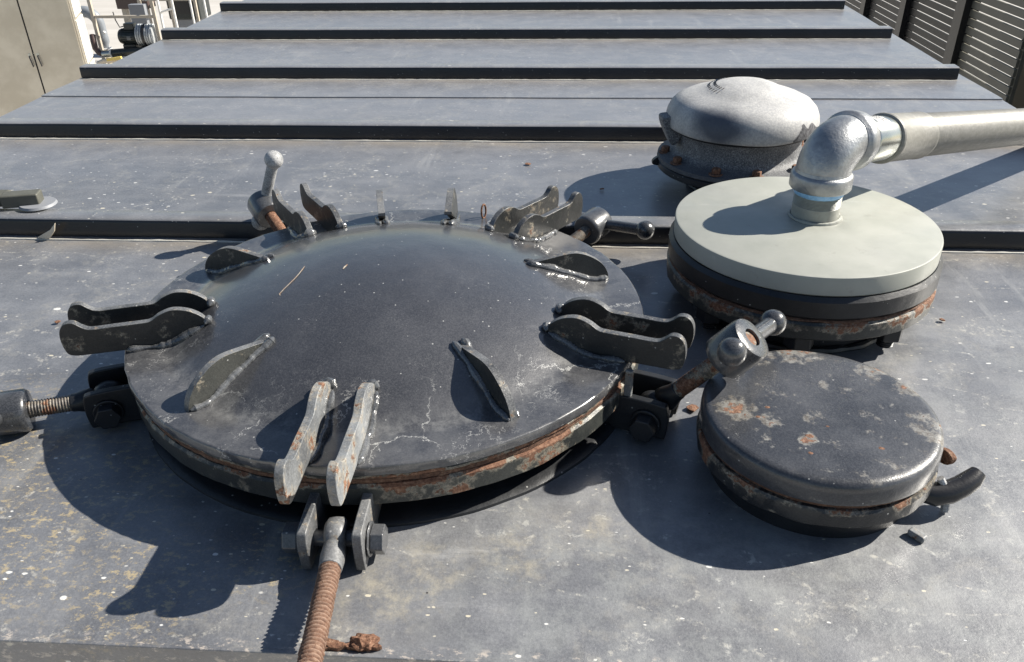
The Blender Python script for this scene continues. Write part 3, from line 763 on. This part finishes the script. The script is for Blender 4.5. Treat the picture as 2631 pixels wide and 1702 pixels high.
# torn rusty corner and the latch with its black handle
mk("rusty_tab", *xf(prism(spline([(0, 0), (.014, .003), (.018, .013), (.008, .016), (-.003, .010)], 4), .006), Matrix.Translation((.108, -.030, .042)) @ Matrix.Rotation(R(-70), 4, 'Z')), M['rust'], cv, bevel=.001)
V, Fc = tube([(.104, -.052, .036), (.112, -.056, .022), (.114, -.058, .002)], [.0036, .0040, .0038], 10)
mk("latch_post", V, Fc, M['boltpale'], cv)
V, Fc = tube([(.088, -.056, .022), (.100, -.056, .020), (.114, -.055, .022), (.126, -.051, .026), (.136, -.046, .030), (.143, -.041, .035)], [.009, .0115, .0110, .0105, .0100, .0075], 14)
mk("latch_handle", V, Fc, M['blk'], cv)
mk("anchor_lug", *xf(box(-.008, .008, -.004, .004, 0, .007), Matrix.Translation((.076, -.094, 0)) @ Matrix.Rotation(R(-50), 4, 'Z')), M['clampworn'], cv, bevel=.002)
mk("stop_lug", *xf(join(hexa(.0095, .013, .0), box(-.004, .013, -.006, .006, .0, .008)), Matrix.Translation((-.074, .062, .0748)) @ Matrix.Rotation(R(25), 4, 'Z')), M['bolt'], clid, bevel=.0015)

# ================================================================ vent with domed cap
vx, vy = .513, .630
vt = thing("roof_vent", (vx, vy, 0), "mushroom shaped tank vent with chalky white domed cap behind the pale grey plate", "vent")
mk("neck", *lathe([(.080, 0), (.080, .04), (.07, .04)], 64), M['dark'], vt)
mk("weld_bead", *bead([(.082*math.cos(t*math.pi/24), .082*math.sin(t*math.pi/24), .002) for t in range(49)], .004, 8, .008), M['dark'], vt)
mk("base_flange", *lathe(ringprof(.06, .1425, .0340, .0475, .002), 128, wob=.0005, closed=True), M['dark'], vt)
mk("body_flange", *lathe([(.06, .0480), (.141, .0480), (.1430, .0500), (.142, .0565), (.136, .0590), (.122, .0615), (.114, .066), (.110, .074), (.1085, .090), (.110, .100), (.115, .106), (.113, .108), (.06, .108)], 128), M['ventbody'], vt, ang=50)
V, Fc = lathe([(.1, .1075), (.123, .1075), (.1245, .1095), (.123, .1125), (.1, .1125)], 128)
mk("dark_gap_ring", V, Fc, M['gasketdark'], vt)
prof = [(.110, .1120), (.1290, .1120), (.1312, .1135), (.1325, .1180), (.1328, .1260), (.1310, .1360), (.1260, .1470), (.1165, .1570), (.1020, .1640), (.0860, .1685), (.0720, .1730), (.0590, .1790), (.0450, .1840), (.0290, .1868), (.012, .1878), (0, .188)]
V, Fc = lathe(prof, 128)
for v in V:
    a = math.atan2(v.y, v.x); r = math.hypot(v.x, v.y); v.z += .0012*noise.noise(Vector((v.x*14, v.y*14, 0)))
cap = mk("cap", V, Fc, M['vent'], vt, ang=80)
# raised lettering plate on the crown
def capz(r):
    pp = sorted(prof, key=lambda q: q[0])
    for (r0, z0), (r1, z1) in zip(pp, pp[1:]):
        if r0 <= r <= r1 and r1 > r0 and r1 <= .1305 and z0 > .113: return z0+(z1-z0)*(r-r0)/(r1-r0)
    return .15
mv = []
for row, rr in enumerate((.050, .060)):
    for i in range(13):
        a = 125+i*7.5
        p = Vector((rr*math.cos(R(a)), rr*math.sin(R(a)), capz(rr)+.0003))
        q = Vector(((rr+.005)*math.cos(R(a+random.choice((-1.5, 0, 1.5)))), (rr+.005)*math.sin(R(a)), capz(rr+.005)+.0003))
        mv.append(tube([p, q], .0009, 5))
o = mk("raised_mark", *join(*mv), M['ventbody'], cap); prop(o, kind='stuff')
mk("side_spout", *join(xf(prism(spline([(0, -.012), (0, .020), (-.032, .024), (-.036, .014), (-.026, -.010), (-.014, -.028)], 4), .035), Matrix.Translation((-.108, -.012, .108)) @ Matrix.Rotation(R(8), 4, 'Z'))), M['ventbody'], vt, bevel=.003, ang=50)
mk("side_tab", *xf(prism(spline([(0, 0), (0, .016), (.012, .010), (.014, .002)], 4), .012), Matrix.Translation((-.138, -.006, .038)) @ Matrix.Rotation(R(180), 4, 'Z')), M['dark'], vt, bevel=.001)
for a in (-152, -115, -85, -50, -15, 20, 60, 100, 145, 180):
    X, Y = .1290*math.cos(R(a)), .1290*math.sin(R(a))
    b = mk("flange_bolt", *join(lathe([(0, .0585), (.0125, .0585), (.0125, .0605), (0, .0612)], 20), lathe([(0, .0610), (.0078, .0610), (.0082, .068), (.0070, .0702), (0, .0705)], 6)), M['rust'], vt, loc=(X, Y, 0), bevel=.0008)
# torn dark primer patches on the cap and the body
def patch(angs, zz, rfun, name, mat, parent):
    V = []; Fc = []; na = 14
    for i in range(na+1):
        a = angs[0]+(angs[1]-angs[0])*i/na
        lo, hi = zz(i/na)
        for k in range(5):
            z_ = lo+(hi-lo)*k/4; r = rfun(z_)+.0007; V.append(Vector((r*math.cos(R(a)), r*math.sin(R(a)), z_)))
    for i in range(na):
        for k in range(4): q = i*5+k; Fc.append((q, q+1, q+6, q+5))
    return mk(name, V, Fc, mat, parent)
def rcap(z_):
    pp = [(z, r) for r, z in prof if z > .1134]
    for (z0, r0), (z1, r1) in zip(pp, pp[1:]):
        if z0 <= z_ <= z1: return r0+(r1-r0)*(z_-z0)/(z1-z0)
    return .141
shape = [.1, .25, .5, .95, 1., .72, .62, .85, .9, .78, .6, .5, .45, .2, .05]
patch((-60, -24), lambda t: (.1142, .1145+.027*shape[int(t*14)]), rcap, "primer_patch", M['flake'], cap)

# ================================================================ fittings at the far left
g = thing("deck_fitting", (-.80, .405, .034), "dark grey box shaped fitting on the deck rib at far left", "fitting")
mk("body", *join(box(-.16, .060, -.018, .022, 0, .020)), M['wall'], g, bevel=.006)
mk("housing", *xf(lathe([(0, .034), (.03, .033), (.04, .028), (.041, 0), (0, 0)], 32), Matrix.Translation((.0, 0, 0))), M['wall'], g)
mk("block", *xf(box(-.03, .03, -.014, .014, .0, .022), Matrix.Translation((.088, -.002, 0)) @ Matrix.Rotation(R(14), 4, 'Z')), M['wall'], g, bevel=.003)
mk("pale_rim", *xf(lathe([(0, 0), (.030, 0), (.028, .004), (0, .004)], 24), Matrix.Translation((.112, .0, 0))), M['boxgrey'], g)
sh = thing("paint_shard", (-.640, .338, .0), "cream coloured shard leaning against the dark rib at far left", "shard")
V, Fc = prism([(-.020, .004), (.006, .018), (.018, .030), (.013, .016), (.002, .004), (-.006, .001)], .003)
mk("shard", V, Fc, M['creampipe'], sh, bevel=.0008)

# loose flakes of rust lying on the deck
def flake(X, Y, s, label):
    V = []; k = 9
    for i in range(k):
        a = 2*math.pi*i/k; rr = s*(.75+.5*random.random()); V.append(Vector((math.cos(a)*rr, math.sin(a)*rr*.8, .0006+.0012*random.random())))
    V2 = [v+Vector((0, 0, .0012)) for v in V]; V2b = Vector((0, 0, .0035))
    n0 = len(V); VV = V+V2+[V2b]
    Fc = [(i, (i+1) % k, (i+1) % k+k, i+k) for i in range(k)]+[(i+k, (i+1) % k+k, 2*k) for i in range(k)]+[tuple(range(k-1, -1, -1))]
    o = mk("rust_flake", VV, Fc, M['chiprust'], loc=(X, Y, .0012), smooth=False)
    prop(o, label, "rust flake")
flake(.350, -.0890, .0075, "curled rust flake on the deck between the tilted swing bolt and the small round cover")
flake(.128, .719, .006, "orange rust flake on the deck in front of the first clear rib")
flake(.270, .587, .004, "small dark flake lying in the shadow of the mushroom vent")
flake(.701, .123, .004, "tiny rust crumb on the deck beside the pale grey plate")
flake(-.477, .07, .004, "rust flake on the deck left of the manhole lid")
c = thing("rust_lump", (.052, -.421, .001), "crumbly lump of orange rust on the near edge of the deck", "rust lump")
V = []; bm = bmesh.new(); bmesh.ops.create_icosphere(bm, subdivisions=3, radius=.009)
V = [Vector((v.co.x*1.2, v.co.y*.8, v.co.z*.6))*(1+.5*noise.noise(v.co*260)) for v in bm.verts]; Fc = [tuple(v.index for v in f.verts) for f in bm.faces]; bm.free()
mk("lump", V, Fc, M['rust'], c, smooth=False, loc=(0, 0, .003))

# ================================================================ stainless cabinet behind, left
nf = Vector((.352, -.936, 0)); tf = Vector((.936, .352, 0))
cab = thing("steel_cabinet", (-6.42, 9.25, GZ), "tall stainless two door cabinet with black handles, beyond the tank", "cabinet", rotz=math.atan2(tf.y, tf.x))
# local: x along the front to the right, y into the cabinet ; door gap at x = 0
mk("body", *box(-.62, .56, .022, .62, .06, 2.0), M['stainless'], cab, bevel=.006)
mk("door", *box(-.60, -.008, 0, .021, .12, 1.94), M['stainless'], cab, bevel=.004)
dr = mk("door", *box(.008, .54, 0, .021, .12, 1.94), M['stainless'], cab, bevel=.004)
mk("door_gap", *box(-.0075, .0075, .008, .0215, .12, 1.94), M['gasketdark'], cab)
for s in (-.045, .05):
    h = mk("handle", *tube([(s, -.002, .965), (s, -.03, .965), (s, -.036, .955), (s+.015, -.036, .84)], .008, 10), M['blk'], cab)
    mk("lock", *tube([(s, -.001, .98), (s, -.012, .98)], .018, 12), M['chrome'], h)
# framed cream side panels
for k in range(3):
    z0 = .25+k*.56
    f = mk("side_frame", *join(box(.5605, .5745, .06, .58, z0, z0+.03), box(.5605, .5745, .06, .58, z0+.49, z0+.52), box(.5605, .5745, .06, .09, z0+.0305, z0+.4895), box(.5605, .5745, .55, .58, z0+.0305, z0+.4895)), M['creampanel'], cab, smooth=False)
    mk("side_panel", *box(.5605, .5665, .092, .548, z0+.032, z0+.488), M['creampanel'], f, smooth=False)
mk("plinth", *box(-.60, .54, .05, .60, 0, .0595), M['boxgrey'], cab, smooth=False)

# ================================================================ pump skid
sk = thing("piping_frame", (-6.6, 12.05, GZ), "tan painted post and rail frame around the pump pipework", "frame")
def sp(x, y, z): return Vector((x+6.6, y-12.05, z-GZ))
def post(name, x, y, w_, z0, z1, mat, par=sk): return mk(name, *box(x+6.6-w_/2, x+6.6+w_/2, y-12.05-w_/2, y-12.05+w_/2, z0-GZ, z1-GZ), mat, par, bevel=.004)
post("post", -7.09, 12.0, .05, GZ, -.9, M['tanpost']); post("post", -6.12, 12.0, .045, GZ, -.9, M['tanpost'])
post("post", -7.12, 13.6, .05, GZ, -.9, M['tanpost']); post("post", -6.15, 13.6, .045, GZ, -.9, M['tanpost'])
mk("rail", *box(-.46, .455, -.07, -.03, -1.67-GZ, -1.63-GZ), M['tanpost'], sk, bevel=.004)
mk("rail", *box(-.46, .455, 1.53, 1.57, -1.67-GZ, -1.63-GZ), M['tanpost'], sk, bevel=.004)
lad = thing("handrail", (-5.9, 12.2, GZ), "white tubular handrail posts beside the pump skid", "handrail")
for (x0, y0) in ((-6.02, 12.0), (-5.80, 12.0), (-6.10, 13.3), (-5.86, 13.3)):
    mk("post", *tube([(x0+5.9, y0-12.2, 0), (x0+5.9, y0-12.2, 1.7)], .018, 12), M['whitepaint'], lad)
mk("rail", *tube([(-.12, -.2, 1.01), (.10, -.2, 1.07)], .015, 10), M['whitepaint'], lad)
mk("rail", *tube([(-.12, -.2, 1.25), (-.2, 1.1, 1.25)], .016, 10), M['whitepaint'], lad)
pv = thing("grey_downpipe", (-7.2, 12.2, GZ), "thick grey plastic pipe bending down beside the cabinet", "pipe")
def P3(x, y, z, o=(-7.2, 12.2, GZ)): return Vector((x-o[0], y-o[1], z-o[2]))
pth = [P3(-7.55, 12.15, -1.60)]+[P3(-7.30+.19*math.sin(R(t)), 12.15, -1.79+.19*math.cos(R(t))) for t in range(0, 91, 9)]+[P3(-7.11, 12.15, -2.02)]
mk("bend", *tube(pth, .085, 24), M['pvc'], pv)
mk("reducer", *lathe([(.088, 0), (.088, -.07), (.062, -.12), (.055, -.22), (0, -.22)], 24, *P3(-7.11, 12.15, 0)[:2], zb=-1.98-GZ), M['pvc'], pv)
mk("pipe_flange", *lathe([(0, 0), (.10, 0), (.10, -.035), (0, -.035)], 24, *P3(-7.11, 12.15, 0)[:2], zb=-2.14-GZ), M['whitepaint'], pv, bevel=.004)
mk("valve_body", *lathe([(.06, 0), (.085, -.08), (.085, -.2), (.06, -.46), (0, -.46)], 20, *P3(-7.11, 12.15, 0)[:2], zb=-2.18-GZ+.04), M['creampipe'], pv)
bx = thing("control_box", (-6.84, 12.9, GZ), "plain grey junction box hung behind the tan rail", "box")
mk("box_body", *box(-.13, .13, 0, .12, 2.72-2.08, .98), M['boxgrey'], bx, bevel=.006)
mk("box_leg", *box(-.03, .03, .04, .08, 0, .64), M['boxgrey'], bx)
mt = thing("electric_motor", (-6.58, 12.0, GZ), "black electric motor with terminal box, coupled to the blower", "motor")
rm = Matrix.Translation((0, 0, .66)) @ Matrix.Rotation(R(90), 4, 'Y') @ Matrix.Rotation(R(4), 4, 'X')
mk("motor_body", *xf(lathe([(0, -.165), (.06, -.165), (.105, -.145), (.118, -.115), (.118, -.095), (.112, -.09), (.112, .13), (.10, .14), (0, .14)], 32), rm), M['motor'], mt)
finsv = [xf(box(-.004, .004, .108, .124, -.085, .125), Matrix.Rotation(R(a), 4, 'Z')) for a in range(0, 360, 15)]
o = mk("cooling_fin", *xf(join(*finsv), rm), M['motor'], mt); prop(o, kind='stuff')
mk("terminal_box", *box(-.04, .11, -.06, .06, .77, .86), M['motor'], mt, bevel=.006)
mk("rating_plate", *box(.0, .06, -.1165, -.1125, .62, .68), M['boxgrey'], mt)
mk("foot", *box(-.1, .1, -.1, .1, 0, .56), M['motor'], mt, bevel=.01)
mk("cable", *tube([(-.04, -.02, .82), (-.12, -.02, .80), (-.17, .0, .90), (-.18, 0, 1.02)], .008, 8), M['blk'], mt)
bw = thing("air_blower", (-6.30, 12.0, GZ), "ribbed grey cast blower housing bolted to the black motor", "blower")
rb = Matrix.Translation((0, 0, .68)) @ Matrix.Rotation(R(90), 4, 'Y')
pr = [(0, -.13)]
for i in range(7): pr += [(.155, -.125+i*.036), (.165, -.12+i*.036), (.165, -.108+i*.036), (.145, -.102+i*.036)]
pr += [(.15, .13), (.09, .14), (0, .14)]
mk("housing", *xf(lathe(pr, 32), rb), M['blower'], bw, ang=25)
mk("strap", *xf(lathe([(.166, -.02), (.172, -.02), (.172, .015), (.166, .015)], 32), rb), M['blk'], bw)
mk("pedestal", *box(-.1, .1, -.12, .12, 0, .53), M['blk'], bw, bevel=.01)
ht = thing("black_header_pipe", (-6.5, 11.85, GZ), "thick black pipe with a steel coupling below the motor", "pipe")
mk("pipe", *tube([(-.34, 0, .44), (.5, 0, .50)], .062, 24), M['motor'], ht)
mk("coupling", *tube([(-.50, 0, .43), (-.34, 0, .44)], .055, 24), M['chrome'], ht)
mk("collar", *tube([(-.365, 0, .438), (-.34, 0, .44)], .068, 24), M['whitepaint'], ht)
mk("elbow", *tube([(-.5, .0, .43), (-.56, 0, .45), (-.60, 0, .52), (-.60, .0, .62), (-.62, .05, .70)], .045, 18), M['brown'], ht)
for X in (-.1, .4): mk("support", *box(X-.03, X+.03, -.03, .03, 0, .39), M['boxgrey'], ht)
cp = thing("cream_drain_pipe", (-6.95, 11.7, GZ), "cream painted drain pipe with a yellow valve handle, at the skid foot", "pipe")
mk("pipe", *tube([(-.10, 0, .0), (-.10, 0, .26), (-.06, 0, .33), (.02, 0, .36), (.3, 0, .37)], .035, 16), M['creampipe'], cp)
mk("valve_handle", *xf(box(-.10, .14, -.02, .02, -.02, .02), Matrix.Translation((.2, -.05, .40)) @ Matrix.Rotation(R(-8), 4, 'Y')), M['yellow'], cp, bevel=.006)
mk("ball", *xf(lathe([(0, -.03), (.03, 0), (0, .03)], 12), Matrix.Translation((-.03, .3, .72))), M['whitepaint'], cp, ang=90)
tp = thing("overhead_conduit", (-6.4, 13.2, GZ), "pale conduit run above the tan rail", "conduit")
mk("conduit", *tube([(-.42, 0, 1.0), (-.38, 0, 1.06), (-.3, 0, 1.08), (.1, 0, 1.09), (.4, 0, 1.12)], .022, 12), M['boxgrey'], tp)
mk("stand", *box(-.02, .02, -.02, .02, 0, 1.06), M['tanpost'], tp)
tb = thing("second_blower", (-6.55, 14.2, GZ), "dark machine casing at the top, behind the pump skid", "machine")
mk("casing", *box(-.30, .28, -.2, .3, .55, 1.05), M['motor'], tb, bevel=.03)
mk("stand", *box(-.22, .22, -.15, .25, 0, .549), M['boxgrey'], tb)
mk("grille", *box(-.2, .1, -.206, -.2005, .65, .9), M['blk'], tb)
rk = thing("brown_valve_rack", (-7.35, 14.0, GZ), "brown valve rack half hidden behind the grey bend", "rack")
mk("rack_body", *box(-.35, .22, -.1, .2, .75, 1.15), M['brown'], rk, bevel=.01)
mk("rack_leg", *box(-.30, -.22, -.05, .05, 0, .7495), M['tanpost'], rk)
mk("rack_leg", *box(.08, .16, -.05, .05, 0, .7495), M['tanpost'], rk)

# ================================================================ slatted screen at the far right
XF = 2.60
def panel(y0, y1, ztop, nsl, mat, label, pitch=.048, gap=.0085, zbot=None):
    t = thing("slatted_panel", (XF, (y0+y1)/2, GZ), label, "screen panel", "slatted screen panels beside the tank")
    L = (y1-y0)/2
    vf = box(-.006, .006, -L, L, 0, pitch-gap); s0 = None
    for k in range(nsl):
        z = ztop-GZ-pitch*(k+1)
        if s0 is None: s0 = mk("slat", *vf, mat, t, smooth=False); s0.location = (0, 0, z)
        else: copy_of(s0, t, (0, 0, z))
    for yy in (-L, L):
        mk("stile", *box(.0062, .026, yy-.015, yy+.015, ztop-GZ-pitch*nsl, ztop-GZ), mat, t, smooth=False)
    return t
def spost(y, label):
    o = mk("screen_post", *box(-.045, .045, -.05 if y > 4.7 else -.07, .05, 0, 2.60+.05), M['black'], smooth=False, loc=(XF, y, GZ))
    prop(o, label, "post", "posts of the slatted screen")
panel(3.84, 4.56, .0, 30, M['slat'], "olive slatted screen panel nearest the camera, at the top right corner")
panel(4.65, 5.47, .0, 30, M['slatshade'], "dark slatted screen panel between the two nearer black posts")
panel(5.57, 6.32, .0, 30, M['slatshade'], "dark slatted screen panel before the farthest black post")
panel(6.42, 7.4, .0, 30, M['slatshade'], "dark slatted screen panel beyond the farthest black post")
spost(4.605, "black screen post nearest the deck, beside the olive panel")
spost(5.52, "middle black post between two dark slatted panels")
spost(6.37, "farthest black post of the slatted screen")
dk = thing("dark_filler", (3.6, 2.2, GZ), "black box added to fill the dark void past the end of the slatted screen", "tank")  # added black mass where the view past the screen is only dark
mk("filler_body", *box(-.85, .9, -2.6, 1.98, .4, 2.50), M['black'], dk, bevel=.02)
mk("filler_skid", *box(-.45, .8, -2.5, 1.6, 0, .3995), M['black'], dk)
